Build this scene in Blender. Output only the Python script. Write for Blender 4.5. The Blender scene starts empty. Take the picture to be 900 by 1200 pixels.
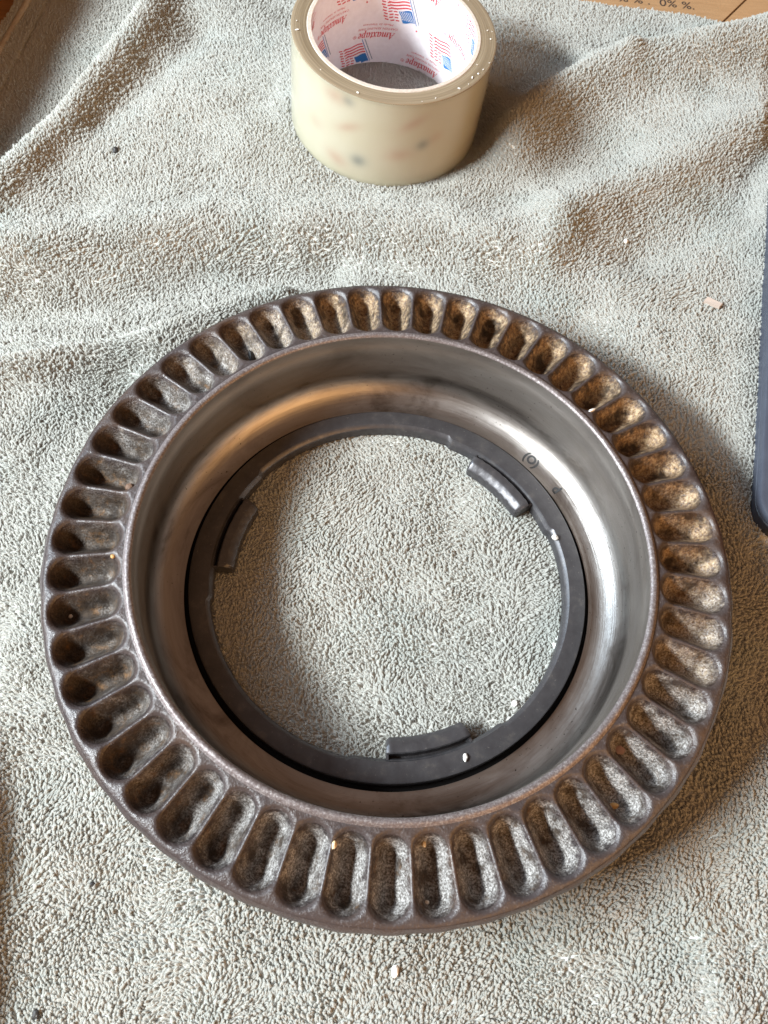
import bpy, math, random
import numpy as np
from mathutils import Matrix, Vector
random.seed(4); rng = np.random.default_rng(7)
S = 0.001                      # everything below is written in millimetres
sc = bpy.context.scene
COL = sc.collection
R = math.radians

# ------------------------------------------------------------------ camera
cd = bpy.data.cameras.new('camera'); cam = bpy.data.objects.new('camera', cd); COL.objects.link(cam)
rt = Vector((0.99767780, 0.06162129, 0.02901408)); up = Vector((-0.06811020, 0.90262821, 0.42499803)); fw = Vector((0.0, 0.42598725, -0.90472916))
m = Matrix((( rt.x, up.x, -fw.x, -3.46*S), (rt.y, up.y, -fw.y, -113.015*S), (rt.z, up.z, -fw.z, 304.476*S), (0, 0, 0, 1)))
cam.matrix_world = m
cd.sensor_fit = 'VERTICAL'; cd.sensor_height = 24; cd.sensor_width = 18; cd.lens = 993.37/1200*24
cd.clip_start = 0.005; cd.clip_end = 60
cd.dof.use_dof = True; cd.dof.focus_distance = 0.315; cd.dof.aperture_fstop = 20
sc.camera = cam

# ------------------------------------------------------------------ light
w = bpy.data.worlds.new('World'); sc.world = w; w.use_nodes = True
bg = w.node_tree.nodes['Background']; bg.inputs[0].default_value = (1.0, 0.57, 0.36, 1); bg.inputs[1].default_value = 0.21
def area(name, loc, target, sx, sy, power, col):
    l = bpy.data.lights.new(name, 'AREA'); l.shape = 'RECTANGLE'; l.size = sx; l.size_y = sy; l.energy = power; l.color = col
    o = bpy.data.objects.new(name, l); COL.objects.link(o); o.location = loc
    o.rotation_euler = (Vector(target)-Vector(loc)).to_track_quat('-Z', 'Y').to_euler()
    return o
# the window on the left, and the warm room lamp low on the near right
area('window_light', (-1.55, -0.36, 1.20), (0, 0.08, 0), 0.85, 0.22, 97, (0.91, 0.97, 1.0))
area('cool_fill', (-1.9, 0.55, 1.35), (0, 0.08, 0), 1.5, 0.9, 34, (0.62, 0.82, 1.0))  # added soft cool fill beside the window light, broadens reflections on the steel
area('room_lamp', (0.95, -0.85, 0.55), (0, 0.05, 0), 1.5, 0.8, 11.0, (1.0, 0.53, 0.20))
sc.view_settings.view_transform = 'Standard'; sc.view_settings.look = 'None'
sc.view_settings.exposure = 0.28; sc.view_settings.gamma = 1.0; sc.view_settings.use_curve_mapping = False
sc.cycles.max_bounces = 6; sc.cycles.transparent_max_bounces = 6; sc.cycles.diffuse_bounces = 3; sc.cycles.glossy_bounces = 4; sc.cycles.transmission_bounces = 3
sc.cycles.use_denoising = True

# ------------------------------------------------------------------ helpers
def sstep(a, b, x):
    t = np.clip((np.asarray(x, float)-a)/(b-a), 0, 1); return t*t*(3-2*t)
def vnoise(x, y, seed=0):
    """smooth value noise, period free"""
    x = np.asarray(x, float); y = np.asarray(y, float)
    xi = np.floor(x).astype(int); yi = np.floor(y).astype(int); fx = x-xi; fy = y-yi
    fx = fx*fx*(3-2*fx); fy = fy*fy*(3-2*fy)
    def h(a, b):
        n = (a*374761393 + b*668265263 + seed*974634721) & 0x7fffffff
        n = ((n ^ (n >> 13))*1274126177) & 0x7fffffff
        return ((n ^ (n >> 16)) & 0xffff)/65535.0*2-1
    return (h(xi, yi)*(1-fx)+h(xi+1, yi)*fx)*(1-fy)+(h(xi, yi+1)*(1-fx)+h(xi+1, yi+1)*fx)*fy
def obj(name, verts, faces, mat=None, parent=None, smooth=True, normals=None):
    me = bpy.data.meshes.new(name)
    me.from_pydata((np.asarray(verts, float)*S).tolist(), [], [list(map(int, f)) for f in faces]); me.update()
    if smooth: me.polygons.foreach_set('use_smooth', np.ones(len(me.polygons), bool))
    if mat: me.materials.append(mat)
    if normals is not None: me.normals_split_custom_set_from_vertices(np.asarray(normals).tolist())
    o = bpy.data.objects.new(name, me); COL.objects.link(o)
    if parent: o.parent = parent
    return o
def tag(o, label=None, cat=None, group=None, kind=None):
    if label: o['label'] = label
    if cat: o['category'] = cat
    if group: o['group'] = group
    if kind: o['kind'] = kind
    return o
def empty(name, mat4):
    o = bpy.data.objects.new(name, None); o.empty_display_size = 0.02; COL.objects.link(o); o.matrix_world = mat4; return o
def frame(u, v, n, loc):
    return Matrix(((u[0], v[0], n[0], loc[0]*S), (u[1], v[1], n[1], loc[1]*S), (u[2], v[2], n[2], loc[2]*S), (0, 0, 0, 1)))
def lathe(profile, n=728, closed=False):
    p = np.array(profile, float); th = np.arange(n)/n*2*np.pi; k = len(p)
    V = np.stack([np.outer(np.cos(th), p[:, 0]), np.outer(np.sin(th), p[:, 0]), np.tile(p[:, 1], (n, 1))], -1).reshape(-1, 3)
    F = []
    kk = k if closed else k-1
    for i in range(n):
        a = i*k; b = ((i+1) % n)*k
        for j in range(kk):
            j2 = (j+1) % k
            F.append((a+j, b+j, b+j2, a+j2))
    return V, F
def arc(cx, cz, r, a0, a1, n):
    return [(cx+r*math.cos(R(a0+(a1-a0)*i/n)), cz+r*math.sin(R(a0+(a1-a0)*i/n))) for i in range(n+1)]
def sharp(o, ang=40):
    o.data.set_sharp_from_angle(angle=R(ang)); return o

# ------------------------------------------------------------------ materials
class M:
    def __init__(s, name, base=(.5, .5, .5), rough=.5, metal=0, spec=.5):
        s.m = bpy.data.materials.new(name); s.m.use_nodes = True; s.t = s.m.node_tree; s.n = s.t.nodes
        s.b = s.n['Principled BSDF']; s.set('Base Color', (*base, 1)); s.set('Roughness', rough); s.set('Metallic', metal); s.set('Specular IOR Level', spec)
        s.geo = s.n.new('ShaderNodeNewGeometry')
    def set(s, k, v): s.b.inputs[k].default_value = v
    def link(s, a, b): s.t.links.new(a, b)
    def coord(s, scale=(1, 1, 1), src=None):
        mp = s.n.new('ShaderNodeMapping'); mp.inputs['Scale'].default_value = scale
        s.link(src or s.geo.outputs['Position'], mp.inputs[0]); return mp.outputs[0]
    def noise(s, scale, detail=3, rough=.55, vec=None, dist=0):
        t = s.n.new('ShaderNodeTexNoise'); t.inputs['Scale'].default_value = scale; t.inputs['Detail'].default_value = detail
        t.inputs['Roughness'].default_value = rough; t.inputs['Distortion'].default_value = dist
        s.link(vec or s.geo.outputs['Position'], t.inputs['Vector']); return t.outputs['Fac']
    def voro(s, scale, vec=None):
        t = s.n.new('ShaderNodeTexVoronoi'); t.inputs['Scale'].default_value = scale
        s.link(vec or s.geo.outputs['Position'], t.inputs['Vector']); return t.outputs['Distance']
    def ramp(s, fac, stops):
        r = s.n.new('ShaderNodeValToRGB'); e = r.color_ramp.elements
        while len(e) < len(stops): e.new(.5)
        for x, (p, c) in zip(e, stops):
            x.position = p; x.color = (*c, 1) if hasattr(c, '__len__') else (c, c, c, 1)
        s.link(fac, r.inputs[0]); return r.outputs[0]
    def math(s, op, a, b=None, clamp=False):
        t = s.n.new('ShaderNodeMath'); t.operation = op; t.use_clamp = clamp
        for i, x in enumerate((a, b)):
            if x is None: continue
            if isinstance(x, (int, float)): t.inputs[i].default_value = x
            else: s.link(x, t.inputs[i])
        return t.outputs[0]
    def mix(s, fac, a, b):
        t = s.n.new('ShaderNodeMix'); t.data_type = 'RGBA'
        for i, x in ((0, fac), (6, a), (7, b)):
            if isinstance(x, (int, float)): t.inputs[i].default_value = x if i == 0 else (x, x, x, 1)
            elif isinstance(x, tuple): t.inputs[i].default_value = (*x, 1)
            else: s.link(x, t.inputs[i])
        return t.outputs[2]
    def attr(s, name):
        a = s.n.new('ShaderNodeAttribute'); a.attribute_name = name; return a
    def color(s, x): s.link(x, s.b.inputs['Base Color'])
    def rough(s, x): s.link(x, s.b.inputs['Roughness'])
    def bump(s, h, strength, dist, prev=None):
        b = s.n.new('ShaderNodeBump'); b.inputs['Strength'].default_value = strength; b.inputs['Distance'].default_value = dist
        s.link(h, b.inputs['Height'])
        if prev: s.link(prev, b.inputs['Normal'])
        s.link(b.outputs[0], s.b.inputs['Normal']); return b.outputs[0]
    def polar(s, ka, kr, kz):
        """coordinates (angle, radius, height) about the object's own axis, for turning marks"""
        tc = s.n.new('ShaderNodeTexCoord'); sp = s.n.new('ShaderNodeSeparateXYZ'); s.link(tc.outputs['Object'], sp.inputs[0])
        x, y, z = sp.outputs
        r = s.math('SQRT', s.math('ADD', s.math('MULTIPLY', x, x), s.math('MULTIPLY', y, y)))
        cb = s.n.new('ShaderNodeCombineXYZ')
        s.link(s.math('MULTIPLY', s.math('DIVIDE', x, r), ka), cb.inputs[0]); s.link(s.math('MULTIPLY', s.math('DIVIDE', y, r), ka), cb.inputs[1])
        s.link(s.math('ADD', s.math('MULTIPLY', r, kr), s.math('MULTIPLY', z, kz)), cb.inputs[2])
        return cb.outputs[0]

# --- enamelled ribs of the ring
def enamel_color(k):
    big = k.noise(28, 4, .6)
    c = k.ramp(big, [(.38, (.046, .038, .039)), (.58, (.054, .040, .036)), (.76, (.085, .050, .032))])
    fine = k.noise(900, 3, .6)
    return k.mix(k.ramp(fine, [(.56, 0.), (.70, 1.)]), c, (.095, .082, .080)), fine
k = M('ring_enamel', rough=.36)
c, fine = enamel_color(k); k.color(c)
k.rough(k.ramp(k.noise(300, 3), [(.3, .30), (.7, .46)]))
n1 = k.bump(k.noise(420, 4, .6), .5, .0006); k.bump(k.noise(1700, 3), .45, .0004, n1)
ENAMEL = k.m
# --- gritty floors of the pockets
k = M('pocket_grit', rough=.58)
k.set('Metallic', .62)
sp = k.n.new('ShaderNodeSeparateXYZ'); k.link(k.geo.outputs['Position'], sp.inputs[0])
side = k.math('ADD', k.math('MULTIPLY', sp.outputs[0], 4.6), k.math('MULTIPLY', sp.outputs[1], 7.2))
side = k.math('ADD', side, k.math('MULTIPLY', k.math('SUBTRACT', k.noise(45, 3), .5), .9))
rustf = k.ramp(k.math('ADD', k.math('MULTIPLY', side, .5), .5), [(.52, 0.), (.86, 1.)])
grain = k.noise(1500, 4, .75)
grit = k.ramp(grain, [(.38, (.09, .075, .065)), (.47, (.19, .178, .166)), (.60, (.50, .485, .465))])
rust = k.ramp(k.noise(700, 5, .7), [(.36, (.085, .040, .016)), (.48, (.30, .17, .065)), (.62, (.56, .41, .23))])
dust = k.mix(k.math('MULTIPLY', rustf, .72), grit, rust)
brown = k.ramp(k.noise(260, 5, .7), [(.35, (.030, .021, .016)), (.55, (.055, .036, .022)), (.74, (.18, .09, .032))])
s_ = k.attr('s').outputs['Fac']
mask = k.math('ADD', s_, k.math('MULTIPLY', k.math('SUBTRACT', k.noise(380, 4, .7), .5), .9))
mask = k.ramp(mask, [(.72, 1.), (.98, 0.)])
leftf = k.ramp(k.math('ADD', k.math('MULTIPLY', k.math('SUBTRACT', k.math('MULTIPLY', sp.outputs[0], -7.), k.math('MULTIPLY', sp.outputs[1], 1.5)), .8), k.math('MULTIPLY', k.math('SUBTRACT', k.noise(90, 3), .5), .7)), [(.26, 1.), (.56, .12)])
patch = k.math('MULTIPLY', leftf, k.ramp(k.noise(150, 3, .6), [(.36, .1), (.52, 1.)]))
en, _ = enamel_color(k)
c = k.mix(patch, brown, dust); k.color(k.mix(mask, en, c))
k.rough(k.mix(mask, .38, .60))
n1 = k.bump(grain, .7, .0006); k.bump(k.noise(330, 3), .5, .0012, n1)
GRIT = k.m
# --- turned steel of the bowl
k = M('turned_steel', rough=.34, metal=1.0)
st = k.noise(1, 5, .65, k.polar(2.5, 1500, 1500)); blot = k.noise(1, 5, .65, k.polar(2.2, 55, 55), .6)
band = k.noise(1, 4, .6, k.polar(1.3, 150, 150))
c = k.ramp(blot, [(.32, (.15, .13, .115)), (.44, (.30, .28, .265)), (.60, (.40, .385, .37))])
c = k.mix(k.ramp(band, [(.42, .0), (.64, .55)]), c, (.26, .235, .21))
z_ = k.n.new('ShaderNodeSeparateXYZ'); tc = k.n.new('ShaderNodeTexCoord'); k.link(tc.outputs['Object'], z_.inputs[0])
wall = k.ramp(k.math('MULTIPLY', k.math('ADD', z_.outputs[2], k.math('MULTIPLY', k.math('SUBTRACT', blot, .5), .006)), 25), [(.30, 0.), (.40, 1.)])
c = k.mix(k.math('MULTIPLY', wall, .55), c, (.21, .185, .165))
speck = k.math('MULTIPLY', k.ramp(k.noise(900, 2, .5), [(.68, 0.), (.74, 1.)]), k.ramp(k.noise(40, 2), [(.45, .0), (.62, 1.)]))
k.color(k.mix(speck, c, (.06, .05, .045)))
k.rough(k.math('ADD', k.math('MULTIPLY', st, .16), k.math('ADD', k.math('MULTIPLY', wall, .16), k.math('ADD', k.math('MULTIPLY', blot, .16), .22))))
n1 = k.bump(st, .35, .0003); k.bump(k.noise(500, 3), .08, .0004, n1)
STEEL = k.m
k = M('worn_lip', rough=.47, metal=.45)
k.color(k.ramp(k.noise(1300, 4, .7), [(.36, (.13, .105, .10)), (.52, (.19, .165, .165)), (.68, (.34, .32, .31))]))
k.bump(k.noise(700, 3), .4, .0005); LIP = k.m
# --- dark inner ring
k = M('dark_iron', rough=.42, metal=.45)
c = k.ramp(k.noise(170, 5, .65), [(.35, (.058, .056, .060)), (.58, (.074, .072, .076)), (.74, (.115, .108, .103))])
k.color(k.mix(k.ramp(k.noise(1100, 2), [(.68, 0.), (.76, 1.)]), c, (.16, .15, .14)))
k.rough(k.ramp(k.noise(240, 3), [(.3, .30), (.7, .46)])); k.bump(k.noise(900, 3), .12, .0004); IRON = k.m
k = M('groove_shade', (.012, .011, .011), .7, spec=.3); GROOVE_DARK = k.m  # near-black colour stands in for the shade down in the gap
k = M('stamp_black', (.02, .02, .02), .6); STAMP = k.m
# --- tape
k = M('clear_tape_side', rough=.16, spec=.6)
c0 = k.ramp(k.noise(30, 2), [(.3, (.69, .655, .47)), (.7, (.74, .71, .55))])
at = k.attr('print').outputs['Color']
mx = k.n.new('ShaderNodeMix'); mx.data_type = 'RGBA'; mx.blend_type = 'MULTIPLY'; mx.inputs[0].default_value = 1
k.link(c0, mx.inputs[6]); k.link(at, mx.inputs[7]); k.color(mx.outputs[2])
k.set('Transmission Weight', .55); k.set('IOR', 1.35); k.set('Coat Weight', 1.0); k.set('Coat Roughness', .06)
k.rough(k.ramp(k.noise(1, 3, .5, k.polar(1, 0, 500)), [(.35, .34), (.7, .46)]))
k.bump(k.noise(1, 3, .5, k.polar(1.5, 0, 700)), .06, .0003); TAPE = k.m
k = M('tape_wound_edge', rough=.33)
k.color(k.ramp(k.noise(1, 4, .6, k.polar(.6, 1400, 0)), [(.3, (.16, .122, .076)), (.6, (.27, .218, .148)), (.75, (.38, .32, .235))]))
k.set('Subsurface Weight', .2); k.set('Subsurface Radius', (.004, .003, .002)); k.set('Subsurface Scale', .5)
k.bump(k.noise(1, 4, .6, k.polar(.6, 1400, 0)), .35, .0004); EDGE = k.m
k = M('core_paper', rough=.55); k.color(k.ramp(k.noise(400, 4), [(.3, (.74, .71, .74)), (.7, (.80, .78, .81))])); k.bump(k.noise(1500, 2), .08, .0003); PAPER = k.m
k = M('core_rim_card', rough=.8); k.color(k.ramp(k.noise(900, 4), [(.3, (.46, .40, .34)), (.7, (.58, .52, .45))])); k.bump(k.noise(1600, 3), .4, .0004); CARDRIM = k.m
RED = M('red_ink', (.58, .045, .065), .55).m; BLUE = M('blue_ink', (.025, .155, .42), .55).m; GREYINK = M('grey_ink', (.10, .15, .22), .55).m; WHITEINK = M('white_ink', (.76, .76, .80), .55).m
# --- towel
def towel_color(k, rnd=None):
    a = k.noise(22, 3); b = k.noise(420, 3)
    c = k.ramp(a, [(.35, (.66, .665, .62)), (.52, (.70, .705, .66)), (.7, (.63, .67, .635))])
    st = k.ramp(k.noise(60, 4, .6), [(.64, 0.), (.76, .28)])
    c = k.mix(st, c, (.56, .46, .34))
    if rnd: c = k.mix(k.ramp(rnd, [(.0, .22), (.35, 0.)]), c, (.58, .58, .52))
    return c
k = M('towel_ground', rough=1, spec=.1); cc = towel_color(k); k.color(k.mix(.06, cc, (.40, .39, .35))); k.bump(k.noise(900, 3), .6, .0008); TOWEL = k.m
k = M('towel_loops', rough=.9, spec=.15)
oi = k.n.new('ShaderNodeObjectInfo'); k.color(towel_color(k, oi.outputs['Random'])); k.set('Sheen Weight', .25); k.set('Sheen Roughness', .5)
k.bump(k.noise(3800, 2), .5, .0003); LOOP = k.m
_tb = k.n.new('ShaderNodeBsdfTranslucent'); _tb.inputs[0].default_value = (.72, .70, .64, 1)      # fluffy yarn lets light through
_ms = k.n.new('ShaderNodeMixShader'); _ms.inputs[0].default_value = .45
_up = k.n.new('ShaderNodeVectorMath'); _up.operation = 'ADD'; _up.inputs[1].default_value = (0, 0, 1.4); k.link(k.geo.outputs['Normal'], _up.inputs[0])   # lint softens each loop's shading
_nv = k.n.new('ShaderNodeVectorMath'); _nv.operation = 'NORMALIZE'; k.link(_up.outputs[0], _nv.inputs[0]); k.link(_nv.outputs[0], k.b.inputs['Normal'])
k.link(k.b.outputs[0], _ms.inputs[1]); k.link(_tb.outputs[0], _ms.inputs[2])
_tp = k.n.new('ShaderNodeBsdfTransparent'); _m2 = k.n.new('ShaderNodeMixShader'); _m2.inputs[0].default_value = .30      # loose fibres with air between them
k.link(_ms.outputs[0], _m2.inputs[1]); k.link(_tp.outputs[0], _m2.inputs[2]); k.link(_m2.outputs[0], k.n['Material Output'].inputs[0])
k = M('hem_weave', rough=.9); k.color(k.ramp(k.noise(500, 3), [(.3, (.36, .31, .24)), (.7, (.44, .39, .31))])); k.bump(k.noise(2200, 2), .5, .0004); HEM = k.m
k = M('brown_card', rough=.75); k.color(k.ramp(k.noise(1, 4, .6, k.coord((60, 420, 60))), [(.3, (.29, .165, .075)), (.7, (.36, .215, .105))])); k.bump(k.noise(600, 3), .2, .0004); CARD = k.m
k = M('table_wood', rough=.5); k.color(k.ramp(k.noise(1, 5, .6, k.coord((30, 260, 30)), 1.), [(.3, (.20, .085, .025)), (.7, (.36, .17, .055))])); WOOD = k.m
k = M('case_plastic', rough=.42); k.color(k.ramp(k.noise(120, 4), [(.3, (.040, .046, .064)), (.7, (.052, .060, .080))])); k.bump(k.noise(2600, 2), .15, .0003); CASE = k.m
WHITE = M('white_crumb', (.78, .75, .70), .7).m; BLACKC = M('black_crumb', (.018, .016, .015), .6).m
BEIGE = M('chip_wood', (.42, .35, .30), .8).m; TAN = M('tan_crumb', (.45, .27, .10), .7).m; PINK = M('pink_flake', (.30, .20, .19), .6).m
SEED = M('seed_husk', (.62, .47, .27), .6).m; RUSTB = M('rust_bead', (.13, .07, .04), .5).m

# ------------------------------------------------------------------ terrain of the towel
def seg_d(x, y, poly):
    best = np.full(np.shape(x), 1e9); sgn = np.zeros(np.shape(x))
    for (ax, ay), (bx, by) in zip(poly[:-1], poly[1:]):
        dx, dy = bx-ax, by-ay; L = dx*dx+dy*dy
        t = np.clip(((x-ax)*dx+(y-ay)*dy)/L, 0, 1); px, py = ax+t*dx, ay+t*dy
        d = np.hypot(x-px, y-py); cr = (dx*(y-ay)-dy*(x-ax))/math.sqrt(L)
        upd = d < best; best = np.where(upd, d, best); sgn = np.where(upd, cr, sgn)
    return best, sgn
FOLD = [(-140, 400), (-150.7, 330), (-163, 287), (-177, 247), (-198, 195), (-225, 140)]
EDGE_TR = [(60, 366), (113, 359), (154, 354), (190, 339), (260, 305), (330, 260)]
RN = (0.02726, 0.02139); TN = (0.06917, -0.02467); TC = (-16.96, 254.37)
def ridge(x, y, poly, amp, wl, wr=None):
    d, s = seg_d(x, y, poly); wr = wr or wl
    wd = wr+(wl-wr)*(.5+.5*np.tanh(s/4))
    return amp*np.exp(-(d/wd)**2)
def H(x, y):
    x = np.asarray(x, float); y = np.asarray(y, float)
    h = 2.3*vnoise(x/38, y/38, 3)+.8*vnoise(x/17, y/17, 5)
    h += ridge(x, y, [(48, 240), (66, 266), (89, 285), (114, 299), (154, 313), (195, 331), (250, 350)], 17, 10, 16)
    h += ridge(x, y, [(30, 330), (44, 323), (76, 309), (105, 300)], 5, 7)
    h += ridge(x, y, [(70, 190), (95, 207), (125, 226), (180, 264), (240, 300)], 9, 17, 13)
    h -= ridge(x, y, [(110, 175), (140, 195), (190, 240)], 5, 16)
    h += ridge(x, y, [(-230, 60), (-169, 82), (-125, 97), (-91, 114), (-56, 133)], 7.5, 4.2, 9)
    h += ridge(x, y, [(-200, 140), (-163, 150), (-91, 168), (-12, 172), (60, 170)], 10, 18, 13)
    h -= ridge(x, y, [(-190, 115), (-150, 120), (-90, 142), (-40, 150)], 6, 11)
    h += ridge(x, y, [(-180, -40), (-160, -70), (-142, -108), (-134, -150), (-132, -190)], 19, 14, 15)
    h -= ridge(x, y, [(-160, 240), (-140, 270), (-122, 310)], 5, 12)
    h += ridge(x, y, [(100, -90), (112, -120), (118, -160)], 2.0, 8)
    # rests of the ring and the roll press the cloth flat
    r = np.hypot(x, y); wq = 1-sstep(94, 128, r)
    inner = -(RN[0]*x+RN[1]*y)-1.1+np.where(r < 66, .7*vnoise(x/20, y/20, 9)+1.0*np.exp(-(r/40)**2), 0)
    h = h*(1-wq)+inner*wq
    tx, ty = x-TC[0], y-TC[1]; q = np.hypot(tx, ty); wt = 1-sstep(47, 62, q)
    h = h*(1-wt)+(-2.0-TN[0]*tx-TN[1]*ty)*wt
    wc = sstep(136, 150, x-.15*(y-25))*sstep(10, 24, y)
    h = h*(1-wc)-1.5*wc
    # fold edge at the upper left: the sheet turns under, a lower layer lies beyond
    d, s = seg_d(x, y, FOLD); sd = np.where(s > 0, d, -d)   # s>0: inside (to the right going down)
    h = h+7.0*np.exp(-((sd-7)/9)**2)
    lower = -14+.7*vnoise(x/25, y/25, 11)-2.2*np.exp(-((sd+3)/5)**2)
    kf = sstep(-3.5, 3.0, sd)
    h = lower*(1-kf)+h*kf
    # stitched seam in the lower layer
    sx = -213.9+(y-344)*(7.6/79.3)
    h = np.where(sd < -8, h-1.6*np.exp(-((x-sx)/1.3)**2), h)
    # free edge at the upper right
    d2, s2 = seg_d(x, y, EDGE_TR); e = np.where(s2 > 0, -d2, d2)
    h = h-12*(1-sstep(-1, 9, e))**2
    return h
def inside(x, y):
    d2, s2 = seg_d(x, y, EDGE_TR); e = np.where(s2 > 0, -d2, d2)
    xl = -232.5+(y-342)*(5.0/15.3*.36)
    return (e > 0) & (x > xl)
gx = np.arange(-262, 262, 2.0); gy = np.arange(-205, 420, 2.0)
X, Y = np.meshgrid(gx, gy, indexing='ij'); Z = H(X, Y)
nx, ny = X.shape; ok = inside(X, Y); idx = np.arange(nx*ny).reshape(nx, ny)
a, b, c, d = idx[:-1, :-1], idx[1:, :-1], idx[1:, 1:], idx[:-1, 1:]
okf = ok[:-1, :-1] & ok[1:, :-1] & ok[1:, 1:] & ok[:-1, 1:]
Fq = np.stack([a[okf], b[okf], c[okf], d[okf]], -1)
used = np.unique(Fq); remap = -np.ones(nx*ny, int); remap[used] = np.arange(len(used))
towel = empty('towel', Matrix.Translation((0, 0, 0)))
tag(towel, 'rumpled pale grey green terry towel folded at upper left, spread under everything else', 'towel')
P = np.stack([X, Y, Z-.2], -1).reshape(-1, 3)[used]
obj('towel_cloth', P, remap[Fq], TOWEL, towel)
# hem band: a plain woven strip along the far left edge of the lower layer
hy = np.arange(150, 421, 4.0); cols = np.array([-.5, 0, 1.7, 3.4, 3.9]); hv = []; hf = []
for i, yy in enumerate(hy):
    x0 = -226.9+(yy-343)*.12
    for j, o_ in enumerate(cols): hv.append((x0+o_, yy, float(H(x0+o_, yy))+(.15, .9, 1.1, .9, .15)[j]))
for i in range(len(hy)-1):
    for j in range(4): hf.append((i*5+j, i*5+j+1, i*5+j+6, i*5+j+5))
obj('hem_band', hv, hf, HEM, towel)

# ---- terry loops
sp_ = 0.92
ii, jj = np.meshgrid(np.arange(-293, 288), np.arange(-208, 472), indexing='ij')
lx = (ii+.5*(jj % 2))*sp_; ly = jj*sp_*1.0
lx = (lx+rng.normal(0, .19, lx.shape)).ravel(); ly = (ly+rng.normal(0, .34, ly.shape)).ravel()
C0 = np.array([-3.46, -113.015, 304.476]); rt_, up_, fw_ = (np.array(v) for v in (rt, up, fw))
def in_view(x, y, margin):          # keep only the cloth the camera's surroundings can see
    dv = np.stack([x, y, np.zeros_like(x)], -1)-C0; zz = dv@fw_
    uu = 993.37*(dv@rt_)/zz; vv = 993.37*(dv@up_)/zz
    return (np.abs(uu) < 450+margin) & (np.abs(vv) < 600+margin)
keep = in_view(lx, ly, 75) & inside(lx, ly)
r = np.hypot(lx, ly); keep &= ~((r > 66.5) & (r < 93))
q = np.hypot(lx-TC[0], ly-TC[1]); keep &= ~((q > 38.2) & (q < 47.3))
xc = lx-.15*(ly-25); keep &= ~((xc > 146) & (ly > 26))
sx = -213.9+(ly-344)*(7.6/79.3); keep &= ~((np.abs(lx-sx) < 1.0) & (lx < -205))
hb = lx-(-226.9+(ly-343)*.12); keep &= ~((hb > -.6) & (hb < 4.0))
lx, ly = lx[keep], ly[keep]; N = len(lx)
e_ = .8
hz = H(lx, ly); gxh = (H(lx+e_, ly)-H(lx-e_, ly))/(2*e_); gyh = (H(lx, ly+e_)-H(lx, ly-e_))/(2*e_)
nrm = np.stack([-gxh, -gyh, np.ones(N)], -1); nrm /= np.linalg.norm(nrm, axis=1)[:, None]
ang = 1.9+1.5*vnoise(lx/30, ly/30, 21)+1.3*vnoise(lx/9, ly/9, 22)+rng.normal(0, .42, N)
far = sstep(120, 240, ly)
ang = ang*(1-.55*far)+1.75*.55*far
lean = np.clip(.92+.30*vnoise(lx/14, ly/14, 23)+rng.normal(0, .20, N), .15, 1.25)
t0 = np.stack([np.cos(ang), np.sin(ang), np.zeros(N)], -1); t0 -= nrm*(t0*nrm).sum(1)[:, None]; t0 /= np.linalg.norm(t0, axis=1)[:, None]
zax = nrm*np.cos(lean)[:, None]+t0*np.sin(lean)[:, None]
side_ = np.cross(nrm, t0)
tw = rng.normal(0.35, .6, N)
fwd = np.cross(side_, zax)
xax = side_*np.cos(tw)[:, None]+fwd*np.sin(tw)[:, None]
yax = np.cross(zax, xax)
# euler XYZ of the matrix with columns xax,yax,zax
ry = np.arcsin(np.clip(-xax[:, 2], -1, 1)); rx = np.arctan2(yax[:, 2], zax[:, 2]); rz = np.arctan2(xax[:, 1], xax[:, 0])
scl = np.clip(rng.normal(.88, .11, N), .55, 1.3)*(1+.10*vnoise(lx/22, ly/22, 31))
press = 1-.3*sstep(60, 66, np.hypot(lx, ly))*(np.hypot(lx, ly) < 70)
me = bpy.data.meshes.new('terry_loops'); me.from_pydata((np.stack([lx, ly, hz-.15], -1)*S).tolist(), [], [])
for nme, arr in (('rot', np.stack([rx, ry, rz], -1)), ('scl', np.stack([scl, scl, scl*press], -1))):
    at_ = me.attributes.new(nme, 'FLOAT_VECTOR', 'POINT'); at_.data.foreach_set('vector', arr.astype(np.float32).ravel())
var = me.attributes.new('variant', 'INT', 'POINT'); var.data.foreach_set('value', rng.integers(0, 4, N).astype(np.int32))
me.materials.append(LOOP)
pile = bpy.data.objects.new('terry_loops', me); COL.objects.link(pile); pile.parent = towel; pile['kind'] = 'stuff'
ng = bpy.data.node_groups.new('terry_loops', 'GeometryNodeTree')
ng.interface.new_socket('Geometry', in_out='INPUT', socket_type='NodeSocketGeometry'); ng.interface.new_socket('Geometry', in_out='OUTPUT', socket_type='NodeSocketGeometry')
gn = ng.nodes; gi = gn.new('NodeGroupInput'); go = gn.new('NodeGroupOutput'); gl = ng.links.new
g2i = gn.new('GeometryNodeGeometryToInstance')
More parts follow.
